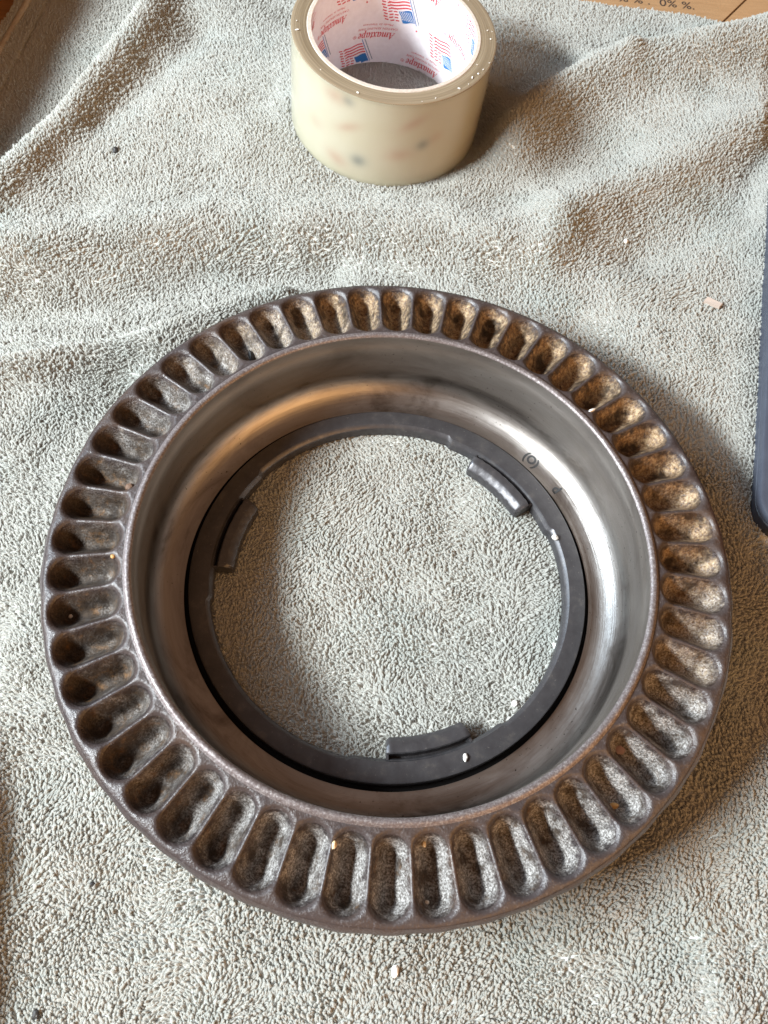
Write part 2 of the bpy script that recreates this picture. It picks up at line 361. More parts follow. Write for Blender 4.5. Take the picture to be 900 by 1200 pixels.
for wd, ht, rad, bend in ((.34, 1.20, .33, .3), (.26, 1.40, .35, -.35), (.42, 1.10, .31, .0), (.22, 1.30, .36, .6)):
    ar = gn.new('GeometryNodeCurveArc'); ar.inputs['Resolution'].default_value = 7; ar.inputs['Radius'].default_value = S
    ar.inputs['Start Angle'].default_value = R(-38); ar.inputs['Sweep Angle'].default_value = R(256)
    tr = gn.new('GeometryNodeTransform'); tr.inputs['Rotation'].default_value = (R(90), 0, 0); tr.inputs['Scale'].default_value = (wd, ht, 1)
    # arc lies in XY: scale first (x wide, y tall), then stand it up
    pr = gn.new('GeometryNodeCurvePrimitiveCircle'); pr.inputs['Resolution'].default_value = 5; pr.inputs['Radius'].default_value = rad*S
    cm = gn.new('GeometryNodeCurveToMesh'); cm.inputs['Fill Caps'].default_value = False
    t2 = gn.new('GeometryNodeTransform'); t2.inputs['Translation'].default_value = (0, 0, ht*.62*S); t2.inputs['Rotation'].default_value = (0, bend*.35, 0)
    ss = gn.new('GeometryNodeSetShadeSmooth'); sm = gn.new('GeometryNodeSetMaterial'); sm.inputs['Material'].default_value = LOOP
    gl(ar.outputs[0], tr.inputs[0]); gl(tr.outputs[0], cm.inputs[0]); gl(pr.outputs[0], cm.inputs[1]); gl(cm.outputs[0], t2.inputs[0])
    gl(t2.outputs[0], ss.inputs[0]); gl(ss.outputs[0], sm.inputs[0]); gl(sm.outputs[0], g2i.inputs[0])
iop = gn.new('GeometryNodeInstanceOnPoints'); iop.inputs['Pick Instance'].default_value = True
def named(n, t):
    x = gn.new('GeometryNodeInputNamedAttribute'); x.data_type = t; x.inputs['Name'].default_value = n; return x.outputs['Attribute']
e2r = gn.new('FunctionNodeEulerToRotation'); gl(named('rot', 'FLOAT_VECTOR'), e2r.inputs[0])
gl(gi.outputs[0], iop.inputs['Points']); gl(g2i.outputs[0], iop.inputs['Instance']); gl(e2r.outputs[0], iop.inputs['Rotation'])
gl(named('scl', 'FLOAT_VECTOR'), iop.inputs['Scale']); gl(named('variant', 'INT'), iop.inputs['Instance Index']); gl(iop.outputs[0], go.inputs[0])
md = pile.modifiers.new('loops', 'NODES'); md.node_group = ng

# ------------------------------------------------------------------ table, cardboard
def box(x0, x1, y0, y1, z0, z1):
    v = [(x, y, z) for z in (z0, z1) for y in (y0, y1) for x in (x0, x1)]
    return v, [(0, 2, 3, 1), (4, 5, 7, 6), (0, 1, 5, 4), (1, 3, 7, 5), (3, 2, 6, 7), (2, 0, 4, 6)]
v, f = box(-1500, 1500, -1500, 1500, -40, -19.5)
tag(obj('table_top', v, f, WOOD, smooth=False), kind='structure')
cardb = empty('cardboard', Matrix.Translation((.17, .37, -.0165)))
tag(cardb, 'flattened brown cardboard box with black print showing past the towel at upper right', 'cardboard')
def flap(poly, name):
    n = len(poly); v = [(x-170, y-370, -2.8) for x, y in poly]+[(x-170, y-370, 0) for x, y in poly]
    f = [tuple(range(n-1, -1, -1)), tuple(range(n, 2*n))]+[(i, (i+1) % n, n+(i+1) % n, n+i) for i in range(n)]
    return obj(name, v, f, CARD, cardb, smooth=False)
dx, dy = 12.1, 16.4
gap = lambda t, o: (168+o+dx*t, 360+dy*t)
flap([(-60, 250), gap(-6.7, -.75), gap(12, -.75), (-60, 600)], 'cardboard_flap')
flap([gap(-6.7, .75), (470, 250), (470, 600), gap(12, .75)], 'cardboard_flap')

# cardboard box added beyond the hem, mostly out of view, to shade the lower layer
cbox = empty('added_shade_box', Matrix.Translation((-.285, .335, -.0195)) @ Matrix.Rotation(R(-6), 4, 'Z'))
tag(cbox, 'brown cardboard box added beside the towel hem in the upper left corner, mostly out of view, to shade the lower layer', 'box')
def wall(name, x0, x1, y0, y1, z0, z1):
    v, f = box(x0, x1, y0, y1, z0, z1); return obj(name, v, f, CARD, cbox, smooth=False)
wall('box_side', 35, 38, -150, 130, 0, 64); wall('box_side', -60, -57, -150, 130, 0, 64); wall('box_end', -57, 35, -150, -147, 0, 64); wall('box_end', -57, 35, 127, 130, 0, 64); wall('box_bottom', -57, 35, -147, 127, 0, 3)

# ------------------------------------------------------------------ text helper
def text_geo(txt, size, shear=0., off=0., spacing=1.):
    cu = bpy.data.curves.new('lettering', 'FONT'); cu.body = txt; cu.size = size; cu.shear = shear; cu.offset = off; cu.space_character = spacing; cu.resolution_u = 3
    o = bpy.data.objects.new('lettering', cu); COL.objects.link(o)
    dg = bpy.context.evaluated_depsgraph_get(); dg.update()
    me = bpy.data.meshes.new_from_object(o.evaluated_get(dg), depsgraph=dg)
    v = np.array([vv.co[:] for vv in me.vertices]).reshape(-1, 3); f = [list(p.vertices) for p in me.polygons]
    bpy.data.objects.remove(o); bpy.data.meshes.remove(me); bpy.data.curves.remove(cu)
    return v, f
def flat_text(txt, size, loc, rot, parent, mat, z, name):
    v, f = text_geo(txt, size, off=.03); c_, s__ = math.cos(rot), math.sin(rot)
    vv = [(loc[0]+x*c_-y*s__, loc[1]+x*s__+y*c_, z) for x, y, _ in v]
    return obj(name, vv, f, mat, parent, smooth=False)
CARDINK = M('box_ink', (.03, .022, .02), .7).m
flat_text('% % .  0% %.', 9, (114-170, 381.6-370), R(-4), cardb, CARDINK, .12, 'printed_text')

# ------------------------------------------------------------------ the cast ring
ring = empty('cast_ring', frame((0.99962852, 0, -0.02725472), (-0.00058266, 0.99977146, -0.02137052), (0.02724849, 0.02137846, 0.99940006), (0, 0, 0)))
tag(ring, 'large brown cast iron ring with fluted flange and bare steel bowl on the towel', 'metal ring')
NP = 52; PITCH = 2*math.pi/NP; PH = R(2.6)
RA, RB = 98.4, 110.0
def pocket_s(r, t):                 # r radius, t = angle from the pocket's centre line; 0 on the spine, 1 on the edge
    xx = r*np.cos(t); yy = r*np.sin(t)
    tt = np.clip(xx, RA, RB); rad = 5.55+(tt-RA)*.062
    return np.hypot(xx-tt, yy)/rad
def base_z(r):
    return np.interp(r, [90, 92, 95, 104, 113, 117.0, 118.2, 119], [36.6, 36.3, 36.1, 35.2, 33.9, 32.9, 32.2, 31.2])
def zf(r, t):
    t = (t+PITCH/2) % PITCH-PITCH/2
    xx = r*np.cos(t); half = r*PITCH/2; yy = np.abs(r*t)
    yy = half-np.sqrt((half-yy)**2+.80**2)        # neighbouring walls meet in a rounded ridge
    tt = np.clip(xx, RA, RB); rad = 5.55+(tt-RA)*.062
    s = np.hypot(xx-tt, np.maximum(yy, 0))/rad
    q = np.clip((1.24-s)/1.16, 0, 1)
    return base_z(r)-9.0*q*q*(3-2*q)
def nrm_at(r, t):
    e = .03
    dr = (zf(r+e, t)-zf(r-e, t))/(2*e); dt = (zf(r, t+e/r)-zf(r, t-e/r))/(2*e)
    n = np.stack([-dr, -dt, np.ones_like(dr)], -1); n /= np.linalg.norm(n, axis=-1)[..., None]
    ct, st_ = np.cos(t), np.sin(t)
    return np.stack([n[..., 0]*ct-n[..., 1]*st_, n[..., 0]*st_+n[..., 1]*ct, n[..., 2]], -1)
R0, R1 = 91.3, 118.4; RC = 104.1
# boundary of a pocket cell, symmetric about the spine so that neighbours meet point for point
nb = 12
edge = []
for i in range(nb): edge.append((R0, -PITCH/2+PITCH*i/nb))
nr = 22
for i in range(nr): edge.append((R0+(R1-R0)*i/nr, PITCH/2))
for i in range(nb): edge.append((R1, PITCH/2-PITCH*i/nb))
for i in range(nr): edge.append((R1-(R1-R0)*i/nr, -PITCH/2))
edge = np.array(edge); ne = len(edge)
def ray_s(er, et, target):          # walk from the centre towards the cell border until s == target
    ex, ey = er*np.cos(et), er*np.sin(et); cx = np.clip(ex, RA+2, RB-2)*.9+RC*.1
    lo = np.zeros_like(er); hi = np.ones_like(er)
    for _ in range(40):
        mid = (lo+hi)/2; px = cx+(ex-cx)*mid; py = ey*mid
        s = pocket_s(np.hypot(px, py), np.arctan2(py, px)); lo = np.where(s < target, mid, lo); hi = np.where(s < target, hi, mid)
    return cx+(ex-cx)*lo, ey*lo
SM = .97
bx_, by_ = ray_s(edge[:, 0], edge[:, 1], SM)
ex_, ey_ = edge[:, 0]*np.cos(edge[:, 1]), edge[:, 0]*np.sin(edge[:, 1])
steps = np.array([0, .12, .28, .48, .72, 1.0])
# flange: everything outside the pockets, one mesh
lay = np.stack([np.stack([bx_+(ex_-bx_)*q, by_+(ey_-by_)*q], -1) for q in steps], 0)   # steps, ne, 2
lr = np.hypot(lay[..., 0], lay[..., 1]); lt = np.arctan2(lay[..., 1], lay[..., 0])
lz = zf(lr, lt); ln = nrm_at(lr, lt)
Vf, Ff, Nf = [], [], []
for p_ in range(NP):
    a_ = PH+p_*PITCH; o_ = p_*len(steps)*ne
    ca, sa = math.cos(a_), math.sin(a_)
    Vf.append(np.stack([lay[..., 0]*ca-lay[..., 1]*sa, lay[..., 0]*sa+lay[..., 1]*ca, lz], -1).reshape(-1, 3))
    Nf.append(np.stack([ln[..., 0]*ca-ln[..., 1]*sa, ln[..., 0]*sa+ln[..., 1]*ca, ln[..., 2]], -1).reshape(-1, 3))
    for q in range(len(steps)-1):
        for e in range(ne):
            e2 = (e+1) % ne; Ff.append((o_+q*ne+e, o_+q*ne+e2, o_+(q+1)*ne+e2, o_+(q+1)*ne+e))
# our boundary runs R0 edge upward in angle first: check winding so that faces look up
Vf = np.concatenate(Vf); Nf = np.concatenate(Nf)
def wind(V, F):
    a_, b_, c_ = (V[F[0][i]] for i in range(3)); return np.cross(b_-a_, c_-a_)[2] > 0
if not wind(Vf, Ff): Ff = [t[::-1] for t in Ff]
flange = obj('flange', Vf, Ff, ENAMEL, ring, normals=Nf)
# outer rim and the underside
rim_prof = [(118.35, 32.06), (118.9, 31.4), (119.5, 30.2), (119.75, 28.6), (119.5, 27.0), (118.7, 25.6), (117.2, 24.6), (115, 24.2), (100, 25), (95, 24), (93, 20), (92.5, 2), (91.5, .2), (77.5, 0), (76.6, .3)]
V, F = lathe(rim_prof)
wob = .30*vnoise(np.arctan2(V[:, 1], V[:, 0])*9, V[:, 2]*.1, 41)+.16*np.cos((np.arctan2(V[:, 1], V[:, 0])-PH)*NP)
rr_ = np.hypot(V[:, 0], V[:, 1]); kk = sstep(118.4, 119.2, rr_); V[:, :2] *= (1+wob*kk/rr_)[:, None]
F = [t[::-1] for t in F]
obj('rim', V, F, ENAMEL, ring)
# pockets: each one a part, sharing one mesh
ss_ = np.array([1, .95, .88, .8, .7, .58, .45, .3, .16, 0.0])
ro = [np.stack([bx_, by_], -1)]
cxs = np.clip(bx_, RA+2, RB-2)*.9+RC*.1
for q in ss_[1:]: ro.append(np.stack([cxs+(bx_-cxs)*q, by_*q], -1))
pl = np.stack(ro, 0); pr_ = np.hypot(pl[..., 0], pl[..., 1]); pt_ = np.arctan2(pl[..., 1], pl[..., 0])
Vp = np.stack([pl[..., 0], pl[..., 1], zf(pr_, pt_)], -1).reshape(-1, 3); Np_ = nrm_at(pr_, pt_).reshape(-1, 3)
Fp = []
for q in range(len(ss_)-1):
    for e in range(ne):
        e2 = (e+1) % ne; Fp.append((q*ne+e, q*ne+e2, (q+1)*ne+e2, (q+1)*ne+e))
if not wind(Vp, Fp): Fp = [t[::-1] for t in Fp]
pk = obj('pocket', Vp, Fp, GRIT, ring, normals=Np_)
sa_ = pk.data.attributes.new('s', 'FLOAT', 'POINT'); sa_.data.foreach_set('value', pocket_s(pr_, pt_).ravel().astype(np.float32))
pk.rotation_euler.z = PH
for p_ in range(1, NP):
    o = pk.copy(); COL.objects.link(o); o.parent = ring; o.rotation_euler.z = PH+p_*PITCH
# lip
lip_prof = [(91.4, 36.36), (91.1, 36.6), (90.7, 37.15), (90.1, 37.5), (89.4, 37.5), (88.8, 37.2), (88.5, 36.6)]
V, F = lathe(lip_prof)
V[:, 2] += .12*vnoise(np.arctan2(V[:, 1], V[:, 0])*14, np.hypot(V[:, 0], V[:, 1])*2, 51)*sstep(36.5, 37.2, V[:, 2])
obj('lip', V, F, LIP, ring)
# bowl: steep wall that runs out in a hollow fillet, then the drop of the gap
fil_c, fil_r = (76.8, 14.0), 11.5
bowl_prof = [(88.52, 36.62), (88.35, 35.5), (88.3, 31.5), (88.05, 31.1), (88.1, 26), (88.1, 22), (88.2, 18)]+arc(fil_c[0], fil_c[1], fil_r, -3, -89, 22)+[(76.4, 2.45), (76.3, 2.1)]
bowl_prof[6] = (88.25, 17)
V, F = lathe(bowl_prof)
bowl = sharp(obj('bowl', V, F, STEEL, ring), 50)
def on_fillet(phi, d, lift=.06):     # d = distance out from the fillet's inner edge, along the curve
    a_ = R(-89)+d/fil_r
    rr, zz = fil_c[0]+(fil_r-lift)*np.cos(a_), fil_c[1]+(fil_r-lift)*np.sin(a_)
    return rr, zz
def stamp(txt, size, phi0, d0, name):
    v, f = text_geo(txt, size, off=.2)
    v[:, 0] -= (v[:, 0].max()+v[:, 0].min())/2; v[:, 1] -= (v[:, 1].max()+v[:, 1].min())/2
    rr, zz = on_fillet(0, d0+v[:, 1]); ph = R(phi0)-v[:, 0]/78.5
    obj(name, np.stack([rr*np.cos(ph), rr*np.sin(ph), zz], -1), f, STAMP, bowl, smooth=False)
stamp('(O)', 4.9, 46.4, 3.0, 'stamped_mark'); stamp('d', 5.2, 34.8, 2.9, 'stamped_mark')
# dark inner ring; its bore is stepped next to the three lugs
LUGS = (47.2, 167.0, -74.0); SPAN = 27.0
nseg = 720; th = np.arange(nseg)/nseg*2*np.pi
def near_lug(deg):
    d = np.full(np.shape(deg), 1e9)
    for L in LUGS: d = np.minimum(d, np.abs((deg-L+180) % 360-180))
    return d
dl = near_lug(np.degrees(th)); kpad = 1-sstep(23.2, 25.2, dl)
rin_top = 67.9*(1-kpad)+66.6*kpad; rin = 66.7*(1-kpad)+65.6*kpad; zt = 6.0
prof = np.stack([np.stack([74.3+0*th, .2+0*th], -1), np.stack([74.4+0*th, 5.2+0*th], -1), np.stack([74.2+0*th, 5.75+0*th], -1), np.stack([73.7+0*th, 6.0+0*th], -1),
                 np.stack([rin_top+.4, zt+0*th], -1), np.stack([rin_top, zt-.25-.6*kpad], -1), np.stack([rin+.25, 4.9-.5*kpad], -1), np.stack([rin, 4.4-.5*kpad], -1), np.stack([rin, .0*th], -1)], 1)
V = np.stack([prof[..., 0]*np.cos(th)[:, None], prof[..., 0]*np.sin(th)[:, None], prof[..., 1]], -1).reshape(-1, 3); kq = prof.shape[1]
F = [(i*kq+j, ((i+1) % nseg)*kq+j, ((i+1) % nseg)*kq+j+1, i*kq+j+1) for i in range(nseg) for j in range(kq-1)]
inner = sharp(obj('inner_ring', V, F, IRON, ring), 32)
V, F = lathe([(76.35, 2.2), (76.25, 1.7), (76.2, -.6), (73.9, -.7)]); obj('groove', V, F, GROOVE_DARK, ring)
def lug_mesh(L):
    pr0 = [(66.9, 5.2), (66.3, 5.0), (66.2, 1.6), (64.5, 1.5), (64.4, 6.3), (64.0, 6.7), (61.4, 6.7), (60.8, 6.4), (58.8, 5.0), (58.4, 4.4), (58.3, .2), (66.9, .1)]
    n = 40; V = []; F = []; k_ = len(pr0)
    for i in range(n+1):
        a_ = L-SPAN/2+SPAN*i/n; en_ = min(i, n-i)/n*SPAN       # degrees from the nearer end
        sh = max(0, 1-en_/1.0)
        for j, (r_, z_) in enumerate(pr0):
            rr = r_+(sh*sh*.9 if r_ < 62 else 0); zz = z_-(sh*.5 if z_ > 4 else 0)
            if 2 <= j <= 3 and (en_ < .8): zz = 4.9
            rr += .06*math.sin(a_*1.7+j); zz += .05*math.sin(a_*2.3+j*2)
            V.append((rr*math.cos(R(a_)), rr*math.sin(R(a_)), zz))
    for i in range(n):
        for j in range(k_): j2 = (j+1) % k_; F.append((i*k_+j, i*k_+j2, (i+1)*k_+j2, (i+1)*k_+j))
    F.append(tuple(range(k_))[::-1]); F.append(tuple(n*k_+j for j in range(k_)))
    return V, F
for L in LUGS:
    V, F = lug_mesh(L); o = obj('lug', V, F, IRON, inner)
    bm_ = None
    sharp(o, 30)
import bmesh
for o in [x for x in inner.children]+[inner, bowl]+[x for x in ring.children if x.name.startswith('lip')]:
    bm = bmesh.new(); bm.from_mesh(o.data); bmesh.ops.recalc_face_normals(bm, faces=bm.faces)
    bm.to_mesh(o.data); bm.free()

# ------------------------------------------------------------------ roll of tape
tu, tv, tn = (0.99761588, 0, -0.06901121), (0.00169822, 0.99969718, 0.02454922), (0.06899031, -0.02460789, 0.99731379)
roll = empty('tape_roll', frame(tu, tv, tn, (-16.959, 254.374, -.99)))
tag(roll, 'roll of clear packing tape with a white printed core, behind the ring', 'tape roll')
HT = 48.0; RO = 47.5; RI = 38.1; RCO = 40.3
def lathe_obj(name, prof, mat, parent, n=256):
    V, F = lathe(prof, n); o = obj(name, V, F, mat, parent); bm = bmesh.new(); bm.from_mesh(o.data); bmesh.ops.recalc_face_normals(bm, faces=bm.faces); bm.to_mesh(o.data); bm.free(); return sharp(o, 35)
core = empty('core', Matrix.Identity(4)); core.parent = roll
core_in = lathe_obj('core_tube', [(RI, 0), (RI, 16), (RI, 32), (RI, 47.7), (RI+.25, 48.0)], PAPER, roll)
COL.objects.unlink(core); bpy.data.objects.remove(core)
core_in.name = 'core_tube'
lathe_obj('core_back', [(RCO-.05, 47.2), (RCO-.05, 24), (RCO-.05, 0)], PAPER, roll)
lathe_obj('core_rim', [(RI+.24, 48.0), (RCO-.3, 48.05), (RCO, 47.85), (RCO, 47.3)], CARDRIM, roll)
lathe_obj('wound_edge', [(RCO+.02, 47.5)]+[(RCO+.1+(RO-.4-RCO-.1)*i/14, 47.85+(.10 if i % 2 else -.04)) for i in range(15)]+[(RO-.15, 47.75), (RO, 47.45)], EDGE, roll)
nz_, na_ = 48, 360
zz = np.linspace(47.45, 0, nz_); aa = np.arange(na_)/na_*2*np.pi
ZZ, AA = np.meshgrid(zz, aa); 
V = np.stack([RO*np.cos(AA), RO*np.sin(AA), ZZ], -1).reshape(-1, 3)
F = [(i*nz_+j, i*nz_+j+1, ((i+1) % na_)*nz_+j+1, ((i+1) % na_)*nz_+j) for i in range(na_) for j in range(nz_-1)]
tb = obj('tape_winding', V, F, TAPE, roll)
colr = np.ones((na_, nz_, 3))
def blob(ph, z, sa, sz, rgb, k_, tilt=0.):
    da = ((np.degrees(AA)-ph+180) % 360-180)*RO*math.pi/180; dz = ZZ-z; ct, st_ = math.cos(tilt), math.sin(tilt)
    g = np.exp(-((da*ct+dz*st_)/(sa*.95))**2-((-da*st_+dz*ct)/(sz*1.25))**2)*k_
    for c_ in range(3): colr[..., c_] *= 1-min(1, 1.0)*g*1.2*(1-rgb[c_])
for sh in (0, 112, 218):
    for (ph, z, sa, sz, rgb, kk_, tl) in ((-120, 43, 6, 3, (.75, .42, .36), .42, .1), (-111.5, 43.5, 3, 2, (.35, .42, .50), .5, .1), (-111, 29.5, 7, 2, (.75, .42, .36), .42, .5),
            (-75, 37, 7, 2.2, (.75, .42, .36), .42, .55), (-67.5, 24.5, 3.4, 2.4, (.33, .38, .42), .62, .4), (-80, 19.5, 7, 3, (.78, .45, .36), .40, .1),
            (-103.3, 12.7, 4.2, 2.8, (.33, .40, .48), .70, .15), (-117, 9, 6, 3, (.75, .42, .36), .45, -.3), (-60, 27, 4, 2.5, (.78, .45, .36), .25, .4), (-133, 22, 5, 3, (.75, .5, .45), .25, .2)):
        blob(ph+sh, z, sa, sz, rgb, kk_, tl)
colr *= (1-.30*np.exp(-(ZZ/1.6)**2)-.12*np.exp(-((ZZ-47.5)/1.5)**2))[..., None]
ca = tb.data.color_attributes.new('print', 'FLOAT_COLOR', 'POINT')
ca.data.foreach_set('color', np.concatenate([colr.reshape(-1, 3), np.ones((na_*nz_, 1))], 1).astype(np.float32).ravel())
# print inside the core: words and flags repeat on a slanted lattice, upside down from here
def on_core(ph_deg, z, lift=.07):
    a_ = np.radians(ph_deg); return np.stack([(RI-lift)*np.cos(a_), (RI-lift)*np.sin(a_), z+0*a_], -1)
def put(name, ph, z, faces, mat, lift=.07):
    z = np.asarray(z, float); good = [f for f in faces if all(.1 < z[i] < 47.6 for i in f)]
    if not good: return
    u_ = np.unique(np.concatenate([np.array(f) for f in good])); rm = {int(a_): i for i, a_ in enumerate(u_)}
    obj(name, on_core(np.asarray(ph, float)[u_], z[u_], lift), [[rm[int(i)] for i in f] for f in good], mat, core_in, smooth=False)
MM = 180/math.pi/RI          # degrees per mm of arc
bold = ''.join(chr(0x1D468+ord(c_)-65) if c_.isupper() else chr(0x1D482+ord(c_)-97) for c_ in 'Amaxtape')
T_big, F_big = text_geo(bold, 5.0); 
wbig = T_big[:, 0].max()-T_big[:, 0].min(); T_big[:, 0] = (T_big[:, 0]-T_big[:, 0].min())*19.4/wbig; T_big[:, 1] *= 19.4/wbig*1.25
T_reg, F_reg = text_geo('®', 2.6)
T_c, F_c = text_geo('CARTON SEALING TAPE', 1.5, shear=.3); T_c[:, 0] = (T_c[:, 0]-T_c[:, 0].min())*20.6/(T_c[:, 0].max()-T_c[:, 0].min())
T_m, F_m = text_geo('Made in Vietnam', 1.5, shear=.3); T_m[:, 0] = (T_m[:, 0]-T_m[:, 0].min())*15.6/(T_m[:, 0].max()-T_m[:, 0].min())
def words(ph0, z0):
    put('printed_text', ph0+T_big[:, 0]*MM, z0+1.4-T_big[:, 1], F_big, RED)
    put('printed_text', ph0+(20.3+T_reg[:, 0])*MM, z0+1.0-T_reg[:, 1]*1.0-.4, F_reg, RED)
    put('printed_text', ph0-1.5+T_c[:, 0]*MM, z0+3.9-T_c[:, 1], F_c, RED)
    put('printed_text', ph0+2+T_m[:, 0]*MM, z0+6.1-T_m[:, 1], F_m, RED)
def ribbon(pts, wdt):
    p = np.array(pts, float); V = []; F = []
    for i in range(len(p)):
        t_ = p[min(i+1, len(p)-1)]-p[max(i-1, 0)]; t_ = t_/np.hypot(*t_); n_ = np.array([-t_[1], t_[0]])*wdt/2
        V += [p[i]+n_, p[i]-n_]
    for i in range(len(p)-1): F.append((2*i, 2*i+1, 2*i+3, 2*i+2))
    return np.array(V), F
def flag(ph0, z0):
    def pp(name, V, F, mat, lift=.07):      # V in mm: x along +angle, y along +height from the finial
        put(name, ph0+V[:, 0]*MM, z0+V[:, 1], F, mat, lift)
    tilt = lambda y: y*.40
    for o_ in (0, -1.5): 
        V_, F_ = ribbon([(o_+tilt(y)*1.0, y) for y in np.linspace(0 if o_ == 0 else .8, 15, 8)], .38); pp('printed_pole', V_, F_, BLUE if o_ == 0 else GREYINK)
    V_, F_ = ribbon([(-.8, -2.6), (.0, -2.6)], .8); pp('printed_finial', V_, F_, RED)
    # canton
    g = []; Fc = []; nu, nv = 8, 5
    for i in range(nu+1):
        for j in range(nv+1):
            u_, v_ = i/nu, j/nv; y = .7+5.9*v_+.35*math.sin(u_*5+.5)-.9*u_; g.append((.5+6.9*u_+tilt(y)*1.1, y))
    for i in range(nu):
        for j in range(nv): a_ = i*(nv+1)+j; Fc.append((a_, a_+1, a_+nv+2, a_+nv+1))
    pp('printed_canton', np.array(g), Fc, BLUE)
    Vh, Fh = [], []
    for q in range(7):
        x0 = .9+q*.95; V_, F_ = ribbon([(x0+tilt(1)+.1, 1.1), (x0+1.2+tilt(5.6), 5.9-.12*q)], .26)
        Fh += [tuple(i+len(Vh) for i in f) for f in F_]; Vh += V_.tolist()
    pp('printed_hatch', np.array(Vh), Fh, WHITEINK, .11)
    # stripes above the canton, then the broken tail
    Vs, Fs = [], []
    def add(V_, F_):
        n_ = len(Vs); Fs.extend(tuple(i+n_ for i in f) for f in F_); Vs.extend(V_.tolist())
    for q in range(4):
        y = 7.5+q*1.55; add(*ribbon([(.7+tilt(y)+x, y+.45*math.sin(x*.55+.6)-.06*x) for x in np.linspace(0, 10.2, 14)], .72))
    for q in range(8):
        y = .9+q*1.55
        for (x0, x1) in ((8.8, 10.6), (11.3, 13.3), (14.2, 16.2)):
            if q > 4 and x0 < 10: continue
            add(*ribbon([(x0+tilt(y)*.6+.35*(q % 2)+x, y-.9+.35*math.sin((x0+x)*.8)+.12*(x0-8)) for x in np.linspace(0, x1-x0, 4)], .66))
    pp('printed_stripes', np.array(Vs), Fs, RED)
for i in range(-5, 9):
    for j in range(-6, 8):
        ph, z = 88+40*i-72*j, 16+12.5*i+12.5*j
        if -70 <= ph < 290 and -8 < z < 54: words(ph, z)
        ph, z = 72.5+40*i-72*j, 24+12.5*i+12.5*j
        if -70 <= ph < 290 and -16 < z < 52: flag(ph, z)

# ------------------------------------------------------------------ plastic case on the right
case = empty('plastic_case', Matrix.Translation((.190, .118, -.002)))
tag(case, 'dark blue plastic case with a rounded corner on the towel at far right', 'plastic case')
def rrect(L, W, rad, n=8):
    out = []
    for (cx, cy, a0) in ((W/2-rad, L/2-rad, 0), (-W/2+rad, L/2-rad, 90), (-W/2+rad, -L/2+rad, 180), (W/2-rad, -L/2+rad, 270)):
        for i in range(n+1): a_ = R(a0+90*i/n); out.append((cx+rad*math.cos(a_), cy+rad*math.sin(a_)))
    return np.array(out)
def prism(levels, L, W, rad):
    V = []; F = []
    for ins, z in levels:
        p = rrect(L-2*ins, W-2*ins, max(rad-ins, .5)); V += [(x, y, z) for x, y in p]
    n = len(p)
    for q in range(len(levels)-1):
        for i in range(n): F.append((q*n+i, q*n+(i+1) % n, (q+1)*n+(i+1) % n, (q+1)*n+i))
    F.append(tuple(range(n))[::-1]); F.append(tuple((len(levels)-1)*n+i for i in range(n)))
    return np.array(V), F
rotc = math.atan2(-.175, 1)
def place_case(name, levels, L, W, rad, off):
    V, F = prism(levels, L, W, rad); c_, s__ = math.cos(rotc), math.sin(rotc)
    V = np.stack([V[:, 0]*c_-V[:, 1]*s__+off[0], V[:, 0]*s__+V[:, 1]*c_+off[1], V[:, 2]], -1)
    return sharp(obj(name, V, F, CASE, case), 35)
place_case('case_base', [(1.0, 0), (0, 1), (0, 6.4), (.4, 6.8)], 206, 86, 13, (12, 8))
place_case('case_lid', [(.25, 6.95), (0, 7.2), (0, 10.0), (.5, 11.0), (1.6, 11.5)], 206, 86, 13, (12, 8))

# ------------------------------------------------------------------ crumbs
def crumb(name, loc, size, mat, label, cat, group=None, squash=(1, 1, 1), rot=0., seed=0):
    rg = np.random.default_rng(seed+100); bm = bmesh.new(); bmesh.ops.create_icosphere(bm, subdivisions=2, radius=1)
    for v_ in bm.verts:
        v_.co *= 1+.22*float(vnoise(v_.co.x*1.7+seed, v_.co.y*1.7+v_.co.z*2.1, seed)); v_.co = Vector((v_.co.x*squash[0], v_.co.y*squash[1], v_.co.z*squash[2]))*size*S
    me_ = bpy.data.meshes.new(name); bm.to_mesh(me_); bm.free(); me_.materials.append(mat)
    o = bpy.data.objects.new(name, me_); COL.objects.link(o); o.location = Vector(loc)*S; o.rotation_euler = (rg.uniform(-.2, .2), rg.uniform(-.2, .2), rot)
    return tag(o, label, cat, group)
RM = ring.matrix_world
def ring_pt(deg, r_, z_):
    p = RM @ Vector((r_*math.cos(R(deg))*S, r_*math.sin(R(deg))*S, z_*S)); return (p.x/S, p.y/S, p.z/S)
def surf_z(deg, r_):
    t_ = (R(deg)-PH+PITCH/2) % PITCH-PITCH/2; return float(zf(np.array(r_), np.array(t_)))
def hz_(x, y, d=1.2): return (x, y, float(H(x, y))+d)
# chip with straight sides
chip = obj('wood_chip', [(-4, -1.4, 0), (3.6, -1.9, 0), (4.4, .9, 0), (-3.2, 1.5, 0), (-3.7, -1.2, 1.8), (3.5, -1.6, 1.5), (4.1, .7, 1.3), (-3.0, 1.3, 1.9)],
           [(0, 3, 2, 1), (4, 5, 6, 7), (0, 1, 5, 4), (1, 2, 6, 5), (2, 3, 7, 6), (3, 0, 4, 7)], BEIGE, smooth=False)
chip.location = Vector(hz_(138.9, 145.8, 1.3))*S; chip.rotation_euler = (.1, -.1, -.42); tag(chip, 'small beige wood chip lying on the towel between ring and blue case', 'chip')
crumb('black_speck', hz_(-146.8, 216.1), 1.6, BLACKC, 'black speck on the towel at upper left, left of the tape roll', 'speck', squash=(.8, 1.2, .7), seed=1)
crumb('white_bead', hz_(99.1, 305.2, 1.6), 1.5, WHITE, 'round white bead on the towel right of the tape roll', 'bead', seed=2)
